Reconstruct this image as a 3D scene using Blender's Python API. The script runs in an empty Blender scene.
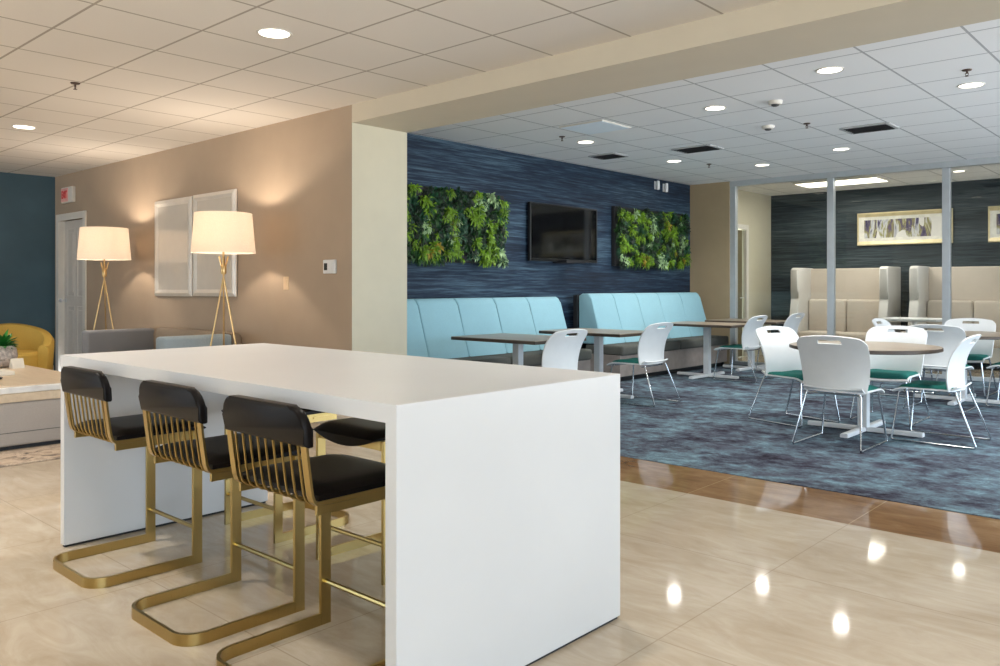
import bpy, bmesh, math, random
from mathutils import Vector, Matrix, noise as mnoise

sc = bpy.context.scene
col = sc.collection
random.seed(7)
PI = math.pi

# ------------------------------------------------------------------ camera
CAM_H = 1.19
YAW = math.atan2(740, 813)
cam_d = bpy.data.cameras.new('camera')
cam = bpy.data.objects.new('camera', cam_d)
col.objects.link(cam)
cam.location = (0, 0, CAM_H)
cam.rotation_euler = (PI / 2, 0, YAW)
cam_d.sensor_width = 36
cam_d.lens = 36 * 813 / 1000
cam_d.shift_y = -0.0465
cam_d.clip_start = 0.05
sc.camera = cam

# ------------------------------------------------------------------ light and exposure
sc.view_settings.view_transform = 'Standard'
sc.view_settings.look = 'None'
sc.view_settings.gamma = 1
sc.view_settings.use_curve_mapping = False
sc.view_settings.exposure = 0.15
sc.cycles.use_denoising = True
sc.cycles.max_bounces = 10
sc.cycles.diffuse_bounces = 5
sc.cycles.sample_clamp_indirect = 6

K_SKY = 9.0        # daylight coming in through the added windows
K_SPOT = 78.0      # one recessed downlight
K_LAMP = 25.0      # one floor lamp bulb
K_LENS = 5.0       # glowing lens of a downlight

w = bpy.data.worlds.new('daylight')
sc.world = w
w.use_nodes = True
bg = w.node_tree.nodes['Background']
# pale sky above, brighter lower half added to light the ceilings
wt = w.node_tree
wc = wt.nodes.new('ShaderNodeTexCoord')
wx = wt.nodes.new('ShaderNodeSeparateXYZ')
wr = wt.nodes.new('ShaderNodeValToRGB')
wm = wt.nodes.new('ShaderNodeMath')
wm.operation = 'MULTIPLY_ADD'
wm.inputs[1].default_value = .5
wm.inputs[2].default_value = .5
wt.links.new(wc.outputs['Generated'], wx.inputs[0])
wt.links.new(wx.outputs[2], wm.inputs[0])
wt.links.new(wm.outputs[0], wr.inputs[0])
wr.color_ramp.elements[0].position = .48
wr.color_ramp.elements[0].color = (.95, .98, 1.0, 1)
wr.color_ramp.elements[1].position = .52
wr.color_ramp.elements[1].color = (.46, .58, .70, 1)
wt.links.new(wr.outputs[0], bg.inputs[0])
bg.inputs[1].default_value = K_SKY


def portal(x, y, z, sx, sy, rot):
    l = bpy.data.lights.new('window_portal', 'AREA')
    l.shape = 'RECTANGLE'
    l.size = sx
    l.size_y = sy
    l.cycles.is_portal = True
    o = bpy.data.objects.new('window_portal', l)
    o.location = (x, y, z)
    o.rotation_euler = rot
    col.objects.link(o)


# ------------------------------------------------------------------ dimensions
H1 = 2.707          # ceiling over the lounge
HB = 2.558          # underside of the beam
H2 = 2.80           # ceiling over the dining area
YT = 4.184          # face of the tan wall and of the beam
YB = 4.79           # rear of the beam
XC = -5.478         # end of the tan wall
XF = -6.46          # blue feature wall
YP = 11.6           # glass partition
YR = 13.94          # rear wall of the room behind the glass
XL = -12.15         # teal wall
XD = 1.6            # unseen glazed wall added beside the dining area
XR = 3.6            # right wall, unseen, with added windows
YN = -6.6           # wall behind the camera


# ------------------------------------------------------------------ materials
def lin(c):
    def f(v):
        v /= 255.0
        return v / 12.92 if v <= 0.04045 else ((v + 0.055) / 1.055) ** 2.4
    return (f(c[0]), f(c[1]), f(c[2]), 1)


class NT:
    def __init__(s, name):
        s.m = bpy.data.materials.new(name)
        s.m.use_nodes = True
        s.t = s.m.node_tree
        s.b = s.t.nodes['Principled BSDF']

    def n(s, typ, **kw):
        nd = s.t.nodes.new(typ)
        for k, v in kw.items():
            setattr(nd, k, v)
        return nd

    def l(s, a, b):
        s.t.links.new(a, b)

    def math(s, op, a, b=None, c=None):
        nd = s.n('ShaderNodeMath', operation=op)
        for i, v in enumerate((a, b, c)):
            if v is None:
                continue
            if isinstance(v, (int, float)):
                nd.inputs[i].default_value = v
            else:
                s.l(v, nd.inputs[i])
        return nd.outputs[0]

    def coord(s, scale=(1, 1, 1), rot=(0, 0, 0), kind='Object'):
        tc = s.n('ShaderNodeTexCoord')
        mp = s.n('ShaderNodeMapping')
        mp.inputs['Scale'].default_value = scale
        mp.inputs['Rotation'].default_value = rot
        s.l(tc.outputs[kind], mp.inputs[0])
        return mp.outputs[0]

    def noise(s, vec, scale, detail=4, rough=0.55, dist=0.0):
        nd = s.n('ShaderNodeTexNoise')
        nd.inputs['Scale'].default_value = scale
        nd.inputs['Detail'].default_value = detail
        nd.inputs['Roughness'].default_value = rough
        nd.inputs['Distortion'].default_value = dist
        s.l(vec, nd.inputs['Vector'])
        return nd.outputs[0]

    def ramp(s, fac, stops):
        nd = s.n('ShaderNodeValToRGB')
        e = nd.color_ramp.elements
        while len(e) < len(stops):
            e.new(0.5)
        for i, (p, c) in enumerate(stops):
            e[i].position = p
            e[i].color = lin(c)
        s.l(fac, nd.inputs[0])
        return nd.outputs[0]

    def mix(s, fac, a, b, mode='MIX'):
        nd = s.n('ShaderNodeMix', data_type='RGBA', blend_type=mode)
        if isinstance(fac, (int, float)):
            nd.inputs[0].default_value = fac
        else:
            s.l(fac, nd.inputs[0])
        for i, v in ((6, a), (7, b)):
            if isinstance(v, tuple):
                nd.inputs[i].default_value = lin(v) if len(v) == 3 else v
            else:
                s.l(v, nd.inputs[i])
        return nd.outputs[2]

    def bump(s, h, strength=0.2, dist=0.01):
        nd = s.n('ShaderNodeBump')
        nd.inputs['Strength'].default_value = strength
        nd.inputs['Distance'].default_value = dist
        s.l(h, nd.inputs['Height'])
        s.l(nd.outputs[0], s.b.inputs['Normal'])

    def base(s, c):
        if isinstance(c, tuple):
            s.b.inputs['Base Color'].default_value = lin(c)
        else:
            s.l(c, s.b.inputs['Base Color'])

    def set(s, rough=0.5, metal=0.0, spec=0.5):
        s.b.inputs['Roughness'].default_value = rough
        s.b.inputs['Metallic'].default_value = metal
        s.b.inputs['Specular IOR Level'].default_value = spec
        return s


def simple(name, c, rough=0.5, metal=0.0, spec=0.5, var=0.06, scale=9, bump=0.0, stretch=(1, 1, 1)):
    t = NT(name).set(rough, metal, spec)
    f = t.noise(t.coord(stretch), scale)
    lo = tuple(max(0, v * (1 - var)) for v in c)
    hi = tuple(min(255, v * (1 + var)) for v in c)
    t.base(t.ramp(f, [(0.3, lo), (0.7, hi)]))
    if bump:
        t.bump(f, bump, 0.004)
    return t.m


def fabric(name, c, rough=0.9, var=0.1, scale=260):
    t = NT(name).set(rough, 0, 0.25)
    v = t.coord()
    f = t.noise(v, scale, 2)
    g = t.noise(v, 6, 2)
    lo = tuple(x * (1 - var) for x in c)
    hi = tuple(min(255, x * (1 + var)) for x in c)
    t.base(t.mix(0.15, t.ramp(f, [(0.3, lo), (0.7, hi)]), t.ramp(g, [(0.3, lo), (0.7, hi)])))
    t.bump(f, 0.15, 0.002)
    return t.m


def grasscloth(name, dark, mid, light):
    t = NT(name).set(0.62, 0, 0.35)
    v = t.coord((1.6, 1.6, 55))
    f = t.noise(v, 1.0, 6, 0.65)
    v2 = t.coord((5, 5, 260))
    g = t.noise(v2, 1.0, 3)
    v3 = t.coord((0.5, 0.5, 3))
    h = t.noise(v3, 1.0, 3)
    a = t.math('MULTIPLY_ADD', g, 0.35, t.math('MULTIPLY', f, 0.65))
    a = t.math('MULTIPLY_ADD', h, 0.3, t.math('MULTIPLY', a, 0.72))
    t.base(t.ramp(a, [(0.40, dark), (0.51, mid), (0.62, light)]))
    t.bump(f, 0.25, 0.004)
    return t.m


def ceiling_tile(name, c, line, x0, tx, y0, ty):
    t = NT(name).set(0.9, 0, 0.2)
    tc = t.n('ShaderNodeTexCoord')
    sp = t.n('ShaderNodeSeparateXYZ')
    t.l(tc.outputs['Object'], sp.inputs[0])

    def dist(o, off, per):
        f = t.math('FRACT', t.math('DIVIDE', t.math('SUBTRACT', o, off - 50 * per), per))
        return t.math('MULTIPLY', t.math('MINIMUM', f, t.math('SUBTRACT', 1.0, f)), per)
    d = t.math('MINIMUM', dist(sp.outputs[0], x0, tx), dist(sp.outputs[1], y0, ty))
    bar = t.math('LESS_THAN', d, 0.008)
    f = t.noise(t.coord(), 160, 3)
    g = t.noise(t.coord(), 1.2, 1)
    lo = tuple(v * 0.985 for v in c)
    base = t.mix(0.5, t.ramp(f, [(0.35, lo), (0.65, c)]), t.ramp(g, [(0.35, lo), (0.65, c)]))
    base = t.mix(t.math('MULTIPLY', bar, .75), base, line)
    t.base(base)
    t.bump(f, 0.08, 0.003)
    return t.m


def marble(name, dark, mid, light, tile, seam, rough=0.05, spec=0.22):
    t = NT(name).set(rough, 0, spec)
    v = t.coord()
    f = t.noise(v, 1.1, 7, 0.6, 0.8)
    g = t.noise(t.coord((1, 3.2, 1), (0, 0, 0.5)), 2.6, 8, 0.65, 1.4)
    a = t.math('MULTIPLY_ADD', f, 0.55, t.math('MULTIPLY', g, 0.45))
    c = t.ramp(a, [(0.36, dark), (0.5, mid), (0.64, light)])
    tc = t.n('ShaderNodeTexCoord')
    sp = t.n('ShaderNodeSeparateXYZ')
    t.l(tc.outputs['Object'], sp.inputs[0])
    ds = []
    ids = []
    for o, off in ((sp.outputs[0], 0.35), (sp.outputs[1], YT)):
        q = t.math('DIVIDE', t.math('ADD', o, 40 * tile - off), tile)
        fr = t.math('FRACT', q)
        ids.append(t.math('FLOOR', q))
        ds.append(t.math('MULTIPLY', t.math('MINIMUM', fr, t.math('SUBTRACT', 1.0, fr)), tile))
    wn = t.n('ShaderNodeTexWhiteNoise', noise_dimensions='2D')
    cb = t.n('ShaderNodeCombineXYZ')
    t.l(ids[0], cb.inputs[0])
    t.l(ids[1], cb.inputs[1])
    t.l(cb.outputs[0], wn.inputs['Vector'])
    c = t.mix(t.math('MULTIPLY', wn.outputs['Value'], 0.10), c, dark)
    ln = t.math('LESS_THAN', t.math('MINIMUM', ds[0], ds[1]), 0.0025)
    c = t.mix(t.math('MULTIPLY', ln, 0.5), c, seam)
    t.base(c)
    r = t.math('MULTIPLY_ADD', f, 0.08, rough - 0.03)
    t.l(r, t.b.inputs['Roughness'])
    return t.m


def emit(name, c, k):
    t = NT(name)
    t.base(c)
    t.b.inputs['Emission Color'].default_value = lin(c)
    t.b.inputs['Emission Strength'].default_value = k
    return t.m


def carpet_mat():
    t = NT('carpet_weave').set(0.98, 0, 0.1)
    v = t.coord((1.0, 1.15, 1))
    f = t.noise(v, 1.5, 9, 0.74, 0.3)
    g = t.noise(t.coord((1.0, 1.25, 1), (0, 0, 0.1)), 6.0, 7, 0.75, 0.3)
    a = t.math('MULTIPLY_ADD', f, 0.5, t.math('MULTIPLY', g, 0.5))
    c = t.ramp(a, [(0.38, (40, 34, 44)), (0.44, (72, 72, 84)), (0.50, (98, 108, 118)), (0.56, (120, 144, 154)), (0.62, (144, 172, 178))])
    h = t.noise(t.coord((1, 1.3, 1)), 2.4, 6, 0.7)
    c = t.mix(t.math('MULTIPLY', t.math('GREATER_THAN', h, 0.58), 0.35), c, (84, 76, 90))
    fine = t.noise(t.coord(), 420, 2)
    c = t.mix(0.35, c, t.ramp(fine, [(0.3, (60, 60, 70)), (0.7, (170, 180, 190))]), 'OVERLAY')
    t.base(c)
    t.bump(fine, 0.5, 0.004)
    return t.m


def rug_mat():
    t = NT('rug_pattern').set(0.97, 0, 0.1)
    f = t.noise(t.coord((1, 1, 1)), 7, 6, 0.75, 1.2)
    t.base(t.ramp(f, [(0.36, (96, 88, 84)), (0.46, (168, 152, 136)), (0.56, (196, 178, 158)), (0.66, (140, 126, 116))]))
    return t.m


def glass_mat(name, tint=(247, 248, 246), spec=1.0):
    t = NT(name)
    tr = t.n('ShaderNodeBsdfTransparent')
    tr.inputs[0].default_value = lin(tint)
    gl = t.n('ShaderNodeBsdfGlossy')
    gl.inputs['Roughness'].default_value = 0.0
    fr = t.n('ShaderNodeFresnel')
    fr.inputs[0].default_value = 1.35
    mx = t.n('ShaderNodeMixShader')
    t.l(t.math('MULTIPLY', fr.outputs[0], spec), mx.inputs[0])
    t.l(tr.outputs[0], mx.inputs[1])
    t.l(gl.outputs[0], mx.inputs[2])
    t.l(mx.outputs[0], t.t.nodes['Material Output'].inputs[0])
    return t.m


def brushed(name, c, rough=0.28):
    t = NT(name).set(rough, 1.0, 0.5)
    f = t.noise(t.coord((40, 40, 3)), 6, 3)
    lo = tuple(v * 0.985 for v in c)
    t.base(t.ramp(f, [(0.3, lo), (0.7, c)]))
    t.l(t.math('MULTIPLY_ADD', f, 0.015, rough - 0.01), t.b.inputs['Roughness'])
    return t.m


def wood(name, a, b, rough=0.4, stretch=(1.5, 14, 14)):
    t = NT(name).set(rough, 0, 0.5)
    f = t.noise(t.coord(stretch), 2.2, 6, 0.6, 0.6)
    t.base(t.ramp(f, [(0.3, a), (0.7, b)]))
    return t.m


def shade_mat():
    t = NT('lamp_linen')
    v = t.coord((160, 160, 160))
    f = t.noise(v, 1, 2)
    df = t.n('ShaderNodeBsdfDiffuse')
    tl = t.n('ShaderNodeBsdfTranslucent')
    c = t.ramp(f, [(0.3, (236, 226, 212)), (0.7, (246, 238, 226))])
    t.l(c, df.inputs[0])
    t.l(c, tl.inputs[0])
    mx = t.n('ShaderNodeMixShader')
    mx.inputs[0].default_value = 0.72
    t.l(df.outputs[0], mx.inputs[1])
    t.l(tl.outputs[0], mx.inputs[2])
    em = t.n('ShaderNodeEmission')           # emission added for bulb light showing through the linen
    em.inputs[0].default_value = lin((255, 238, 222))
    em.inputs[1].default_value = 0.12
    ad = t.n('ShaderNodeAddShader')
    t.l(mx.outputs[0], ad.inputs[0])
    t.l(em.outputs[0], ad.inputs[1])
    t.l(ad.outputs[0], t.t.nodes['Material Output'].inputs[0])
    return t.m


def art_mat():
    t = NT('art_print').set(0.5, 0, 0.3)
    v = t.coord((7, 1, 1.6), (0, 0.12, 0))
    f = t.noise(v, 1.1, 5, 0.6, 0.7)
    g = t.noise(t.coord((2.2, 1, 0.6)), 1.4, 2)
    c = t.ramp(f, [(0.34, (40, 40, 84)), (0.44, (98, 88, 110)), (0.50, (150, 146, 92)), (0.56, (206, 208, 212)), (0.66, (70, 66, 104))])
    c = t.mix(t.math('GREATER_THAN', g, 0.55), c, (224, 222, 218))
    t.base(c)
    return t.m


M = {}
M['tan'] = simple('wall_tan_paint', (172, 154, 134), 0.75, var=0.015, scale=3)
M['cream'] = simple('wall_cream_paint', (206, 200, 178), 0.75, var=0.015, scale=3)
M['pier'] = simple('wall_khaki_paint', (164, 146, 116), 0.75, var=0.02, scale=3)
M['beam'] = simple('beam_paint', (208, 200, 182), 0.8, var=0.01, scale=3)
M['feature'] = grasscloth('navy_grasscloth', (8, 20, 36), (27, 47, 69), (76, 101, 118))
M['slate'] = grasscloth('slate_grasscloth', (20, 30, 38), (46, 58, 66), (84, 96, 100))
M['teal'] = simple('wall_teal_paint', (66, 94, 108), 0.5, var=0.05, scale=2)
M['ceil1'] = ceiling_tile('ceiling_tile_lounge', (232, 228, 222), (150, 142, 130), -3.34, 0.605, 1.762, 0.613)
M['ceil2'] = ceiling_tile('ceiling_tile_dining', (244, 245, 246), (150, 152, 156), -1.918, 0.643, 5.81, 0.598)
M['marble'] = marble('marble_cream', (168, 152, 130), (184, 170, 150), (198, 187, 170), 0.9, (140, 124, 104))
M['border'] = marble('marble_brown', (112, 84, 58), (136, 106, 76), (160, 130, 98), 0.9, (190, 164, 124), 0.05, 0.15)
M['carpet'] = carpet_mat()
M['rug'] = rug_mat()
M['white'] = simple('island_solid_surface', (210, 211, 212), 0.32, var=0.01, scale=2)
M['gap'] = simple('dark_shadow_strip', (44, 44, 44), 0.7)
M['brass'] = brushed('brushed_brass', (184, 160, 104), 0.28)
M['leather'] = simple('black_leather', (14, 10, 9), 0.36, spec=.16, var=0.2, scale=60, bump=0.06)
M['plastic'] = simple('white_chair_plastic', (226, 228, 228), 0.38, var=0.01)
M['chrome'] = simple('chrome_wire', (200, 204, 208), 0.22, 1.0, var=0.03)
M['teal_seat'] = fabric('teal_seat_fabric', (28, 104, 96))
M['table'] = wood('grey_oak_laminate', (134, 120, 104), (168, 152, 132), 0.3)
M['edge'] = simple('dark_table_edge', (74, 62, 52), 0.5)
M['base'] = simple('white_powder_coat', (222, 224, 226), 0.4, var=0.01)
M['aqua'] = fabric('aqua_upholstery', (150, 194, 206), 0.7, 0.05)
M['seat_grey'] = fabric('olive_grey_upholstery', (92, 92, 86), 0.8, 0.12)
M['taupe'] = simple('taupe_laminate', (150, 138, 130), 0.6)
M['dark'] = simple('dark_plinth', (26, 26, 28), 0.6)
M['booth'] = fabric('oatmeal_upholstery', (198, 188, 176), 0.9, 0.06)
M['booth_side'] = fabric('pale_grey_upholstery', (206, 204, 200), 0.9, 0.05)
M['alu'] = simple('partition_aluminium', (188, 194, 198), 0.4, 0.3, var=0.02)
M['glass'] = glass_mat('partition_glass')
M['tv'] = simple('tv_bezel', (12, 12, 13), 0.3)
M['screen'] = simple('tv_screen', (4, 4, 6), 0.06, 0, 0.6, var=0.1)
M['silver'] = simple('silver_mark', (210, 212, 214), 0.4, 0.2)
M['lens'] = emit('downlight_lens', (255, 246, 230), K_LENS)
M['lens_cool'] = emit('linear_light_lens', (255, 248, 232), 3.0)
M['panel'] = emit('ceiling_panel_lens', (214, 226, 236), 0.10)
M['trimw'] = simple('white_trim_paint', (222, 218, 210), 0.45, var=0.01)
M['doorp'] = simple('door_grey_white_paint', (206, 200, 192), 0.45, var=0.015)
M['olive'] = wood('olive_door_veneer', (92, 84, 58), (112, 102, 72), 0.5, (12, 12, 1.2))
M['vent'] = simple('vent_dark_metal', (70, 70, 72), 0.6)
M['ventf'] = simple('vent_frame_paint', (178, 180, 182), 0.6)
M['shade'] = shade_mat()
M['gold'] = brushed('lamp_satin_gold', (208, 176, 124), 0.32)
M['mirror'] = simple('mirror_glass', (218, 210, 198), 0.04, 0.0, 1.0, var=0.01)  # pale base color stands in for a bright reflection
M['mframe'] = simple('mirror_bevel_silver', (224, 218, 208), 0.3, 0.15, var=0.02)
M['sofa_grey'] = fabric('grey_sofa_fabric', (126, 126, 128))
M['sofa_taupe'] = fabric('taupe_sofa_fabric', (138, 124, 108))
M['sofa_blue'] = fabric('blue_grey_sofa_fabric', (150, 164, 172))
M['otto'] = fabric('ottoman_grey_fabric', (170, 162, 154), 0.9, 0.06)
M['otop'] = wood('ottoman_top_beige', (206, 184, 154), (220, 200, 172), 0.4)
M['oband'] = simple('ottoman_white_band', (226, 224, 220), 0.5)
M['yellow'] = fabric('mustard_velvet', (206, 174, 88), 0.7, 0.08)
M['vase'] = simple('speckled_grey_ceramic', (176, 166, 160), 0.5, var=0.25, scale=40)
M['leafg'] = simple('leaf_green', (36, 110, 40), 0.45, var=0.35, scale=14)
M['paper'] = simple('paper_cover', (232, 226, 212), 0.6, var=0.02)
M['black'] = simple('matte_black', (20, 20, 20), 0.5)
M['red'] = simple('exit_red_letters', (214, 66, 70), 0.5)
M['pink'] = simple('exit_pink_face', (236, 176, 168), 0.5)
M['art'] = art_mat()
M['mat'] = simple('art_mount_white', (226, 224, 216), 0.7)
M['aframe'] = simple('art_champagne_frame', (206, 192, 152), 0.35, 0.2)
M['sprk'] = simple('sprinkler_bronze', (86, 70, 62), 0.4, 0.6)
M['almond'] = simple('almond_plate', (206, 182, 150), 0.5)
for nm, c in (('leaf_deep', (10, 36, 14)), ('leaf_mid', (26, 70, 16)), ('leaf_lime', (96, 132, 14)), ('leaf_pale', (140, 168, 120)), ('leaf_blue', (18, 66, 40)), ('leaf_ochre', (140, 122, 30))):
    M[nm] = simple(nm, c, 0.55, var=0.25, scale=20)


# ------------------------------------------------------------------ mesh helpers
class B:
    def __init__(s):
        s.bm = bmesh.new()

    def box(s, lo, hi, bevel=0.0, seg=2, mi=0, rot=None):
        v = []
        for x in (lo[0], hi[0]):
            for y in (lo[1], hi[1]):
                for z in (lo[2], hi[2]):
                    v.append(s.bm.verts.new((x, y, z)))
        fs = []
        for q in ((0, 1, 3, 2), (4, 6, 7, 5), (0, 4, 5, 1), (2, 3, 7, 6), (0, 2, 6, 4), (1, 5, 7, 3)):
            f = s.bm.faces.new([v[i] for i in q])
            f.material_index = mi
            fs.append(f)
        if rot is not None:
            c = Vector([(a + b) / 2 for a, b in zip(lo, hi)])
            bmesh.ops.rotate(s.bm, verts=v, cent=c, matrix=rot)
        if bevel > 0:
            es = list({e for f in fs for e in f.edges})
            bmesh.ops.bevel(s.bm, geom=es, offset=bevel, segments=seg, profile=0.5, affect='EDGES')
        return s

    def prism(s, pts, axis, a, b, bevel=0.0, seg=2, mi=0):
        """polygon pts (2-D) extruded along axis from a to b; remaining axes in order"""
        def P(p, t):
            q = [p[0], p[1]]
            q.insert(axis, t)
            return q
        va = [s.bm.verts.new(P(p, a)) for p in pts]
        vb = [s.bm.verts.new(P(p, b)) for p in pts]
        n = len(pts)
        fs = [s.bm.faces.new(va[::-1]), s.bm.faces.new(vb)]
        for i in range(n):
            fs.append(s.bm.faces.new((va[i], va[(i + 1) % n], vb[(i + 1) % n], vb[i])))
        for f in fs:
            f.material_index = mi
        if bevel > 0:
            es = list({e for f in fs[:2] for e in f.edges})
            bmesh.ops.bevel(s.bm, geom=es, offset=bevel, segments=seg, profile=0.5, affect='EDGES')
        return s

    def sweep(s, pts, prof, up=None, closed=False, cap=True, mi=0):
        """profile [(a,b)] swept along pts; a along side vector, b along up vector"""
        pts = [Vector(p) for p in pts]
        n = len(pts)
        rings = []
        prev = None
        for i, p in enumerate(pts):
            if closed:
                t = pts[(i + 1) % n] - pts[i - 1]
            else:
                t = pts[min(i + 1, n - 1)] - pts[max(i - 1, 0)]
            t.normalize()
            if up is not None:
                u = Vector(up)
                side = t.cross(u).normalized()
                u = side.cross(t).normalized()
            else:
                if prev is None:
                    a = Vector((0, 0, 1)) if abs(t.z) < 0.9 else Vector((1, 0, 0))
                    side = t.cross(a).normalized()
                else:
                    side = (prev - t * prev.dot(t)).normalized()
                prev = side
                u = side.cross(t).normalized()
            k = 1.0
            if 0 < i < n - 1 or closed:
                d1 = (pts[i] - pts[i - 1]).normalized()
                k = 1 / max(0.5, math.sqrt(max(0.25, (1 + d1.dot((pts[(i + 1) % n] - pts[i]).normalized())) / 2)))
            rings.append([s.bm.verts.new(p + side * a * k + u * b) for a, b in prof])
        m = len(prof)
        rng = range(n if closed else n - 1)
        for i in rng:
            r0, r1 = rings[i], rings[(i + 1) % n]
            for j in range(m):
                f = s.bm.faces.new((r0[j], r0[(j + 1) % m], r1[(j + 1) % m], r1[j]))
                f.material_index = mi
        if cap and not closed:
            s.bm.faces.new(rings[0][::-1]).material_index = mi
            s.bm.faces.new(rings[-1]).material_index = mi
        return s

    def tube(s, pts, r, seg=8, closed=False, mi=0):
        prof = [(r * math.cos(2 * PI * k / seg), r * math.sin(2 * PI * k / seg)) for k in range(seg)]
        return s.sweep(pts, prof, None, closed, True, mi)

    def lathe(s, prof, seg=32, c=(0, 0, 0), cap_lo=True, cap_hi=True, mi=0):
        rings = []
        for r, z in prof:
            rings.append([s.bm.verts.new((c[0] + r * math.cos(2 * PI * k / seg), c[1] + r * math.sin(2 * PI * k / seg), c[2] + z)) for k in range(seg)])
        for i in range(len(prof) - 1):
            for k in range(seg):
                f = s.bm.faces.new((rings[i][k], rings[i][(k + 1) % seg], rings[i + 1][(k + 1) % seg], rings[i + 1][k]))
                f.material_index = mi
        if cap_lo:
            s.bm.faces.new(rings[0][::-1]).material_index = mi
        if cap_hi:
            s.bm.faces.new(rings[-1]).material_index = mi
        return s

    def shell(s, fn, nu, nv, th, hole=None):
        """surface fn(u,v) u in -1..1, v in 0..1, given thickness; hole(u,v) drops faces"""
        e = 1e-3

        def N(u, v):
            du = Vector(fn(u + e, v)) - Vector(fn(u - e, v))
            dv = Vector(fn(u, v + e)) - Vector(fn(u, v - e))
            return du.cross(dv).normalized()
        A = {}
        Bk = {}
        for i in range(nu + 1):
            for j in range(nv + 1):
                u = -1 + 2 * i / nu
                v = j / nv
                p = Vector(fn(u, v))
                n = N(u, v)
                A[i, j] = s.bm.verts.new(p + n * th / 2)
                Bk[i, j] = s.bm.verts.new(p - n * th / 2)
        keep = {(i, j) for i in range(nu) for j in range(nv)
                if not (hole and hole(-1 + 2 * (i + .5) / nu, (j + .5) / nv))}
        for i, j in keep:
            s.bm.faces.new((A[i, j], A[i + 1, j], A[i + 1, j + 1], A[i, j + 1]))
            s.bm.faces.new((Bk[i, j], Bk[i, j + 1], Bk[i + 1, j + 1], Bk[i + 1, j]))
            for (di, dj), (p, q) in (((-1, 0), ((i, j + 1), (i, j))), ((1, 0), ((i + 1, j), (i + 1, j + 1))),
                                     ((0, -1), ((i, j), (i + 1, j))), ((0, 1), ((i + 1, j + 1), (i, j + 1)))):
                if (i + di, j + dj) not in keep:
                    s.bm.faces.new((A[p], Bk[p], Bk[q], A[q]))
        loose = [v for v in s.bm.verts if not v.link_faces]
        bmesh.ops.delete(s.bm, geom=loose, context='VERTS')
        return s

    def obj(s, name, mat, parent=None, smooth=False, **props):
        bmesh.ops.recalc_face_normals(s.bm, faces=s.bm.faces[:])
        me = bpy.data.meshes.new(name)
        s.bm.to_mesh(me)
        s.bm.free()
        for m_ in (mat if isinstance(mat, (list, tuple)) else [mat]):
            me.materials.append(m_)
        if smooth:
            me.polygons.foreach_set('use_smooth', [True] * len(me.polygons))
            if hasattr(me, 'set_sharp_from_angle'):
                me.set_sharp_from_angle(angle=math.radians(38))
        o = bpy.data.objects.new(name, me)
        col.objects.link(o)
        if parent is not None:
            o.parent = parent
        for k, v in props.items():
            o[k] = v
        return o


def thing(name, label, cat, loc=(0, 0, 0), rz=0.0, group=None):
    o = bpy.data.objects.new(name, None)
    o.empty_display_size = 0.1
    o.location = loc
    o.rotation_euler = (0, 0, rz)
    o['label'] = label
    o['category'] = cat
    if group:
        o['group'] = group
    col.objects.link(o)
    return o


def tag(o, label, cat, group=None):
    o['label'] = label
    o['category'] = cat
    if group:
        o['group'] = group
    return o


def struct_root(name):
    o = bpy.data.objects.new(name, None)
    o.empty_display_size = 0.1
    o['kind'] = 'structure'
    col.objects.link(o)
    return o


def dup(root, loc, rz=0.0, label=None):
    r = root.copy()
    col.objects.link(r)
    r.location = loc
    r.rotation_euler = (0, 0, rz)
    if label:
        r['label'] = label
    for ch in list(root.children):
        c = ch.copy()
        col.objects.link(c)
        c.parent = r
        for g in list(ch.children):
            d = g.copy()
            col.objects.link(d)
            d.parent = c
    return r


def arc(cx, cy, r, a0, a1, n):
    return [(cx + r * math.cos(a0 + (a1 - a0) * k / n), cy + r * math.sin(a0 + (a1 - a0) * k / n)) for k in range(n + 1)]


def S(b, name, mat):
    return b.obj(name, mat, None, kind='structure')


# ------------------------------------------------------------------ the room shell
S(B().box((XL - .15, YN - .15, -.12), (XR + .15, YT, 0)), 'floor', M['marble'])
S(B().box((-6.4, YT, -.12), (XR + .15, YB, 0)), 'trim_1', M['border'])
S(B().box((-6.4, YB, -.12), (XR + .15, YP, 0.004)), 'floor_dining', M['carpet'])
S(B().box((-6.4, YP, -.12), (XR + .15, YR + .15, 0)), 'floor_rear', M['marble'])
S(B().box((XL - .15, YN - .15, H1), (XR + .15, YT, H1 + .1)), 'ceiling', M['ceil1'])
S(B().box((XF - .15, YB, H2), (XR + .15, YR + .15, H2 + .1)), 'ceiling_dining', M['ceil2'])
S(B().box((XC, YT, HB), (XR + .15, YB, H2 + .1)), 'trim_2', M['beam'])       # beam between the ceilings

# tan wall, with the doorway at its far end; its end return is cream
b = B()
b.box((XL - .15, YT, 0), (-11.99, YB, H1 + .1))
b.box((-11.13, YT, 0), (XC, YB, H2 + .1))
b.box((-11.99, YT, 2.09), (-11.13, YB, H1 + .1))
b.box((-11.99, YT + .35, 0), (-11.13, YB, 2.09))
b.bm.normal_update()
bmesh.ops.recalc_face_normals(b.bm, faces=b.bm.faces[:])
for f in b.bm.faces:
    if f.normal.x > .9 and f.calc_center_median().x > XC - .01:
        f.material_index = 1
S(b, 'wall_tan', [M['tan'], M['cream']])
S(B().box((XL - .15, YN - .15, 0), (XL, YT, H1 + .1)), 'wall_left', M['teal'])
S(B().box((XF - .15, YB, 0), (XF, YP, H2 + .1)), 'wall_feature', M['feature'])
S(B().box((XF - .15, YP - .02, 0), (-5.79, YP + .16, H2 + .02)), 'wall_pier', M['pier'])
S(B().box((-6.32, YR, 0), (XR + .15, YR + .15, H2 + .1)), 'wall_rear', M['slate'])
b = B()
b.box((-6.32, YP + .16, 0), (-6.17, 12.0, H2 + .1))
b.box((-6.32, 12.95, 0), (-6.17, YR, H2 + .1))
b.box((-6.32, 12.0, 2.16), (-6.17, 12.95, H2 + .1))
S(b, 'wall_side', M['cream'])
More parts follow.
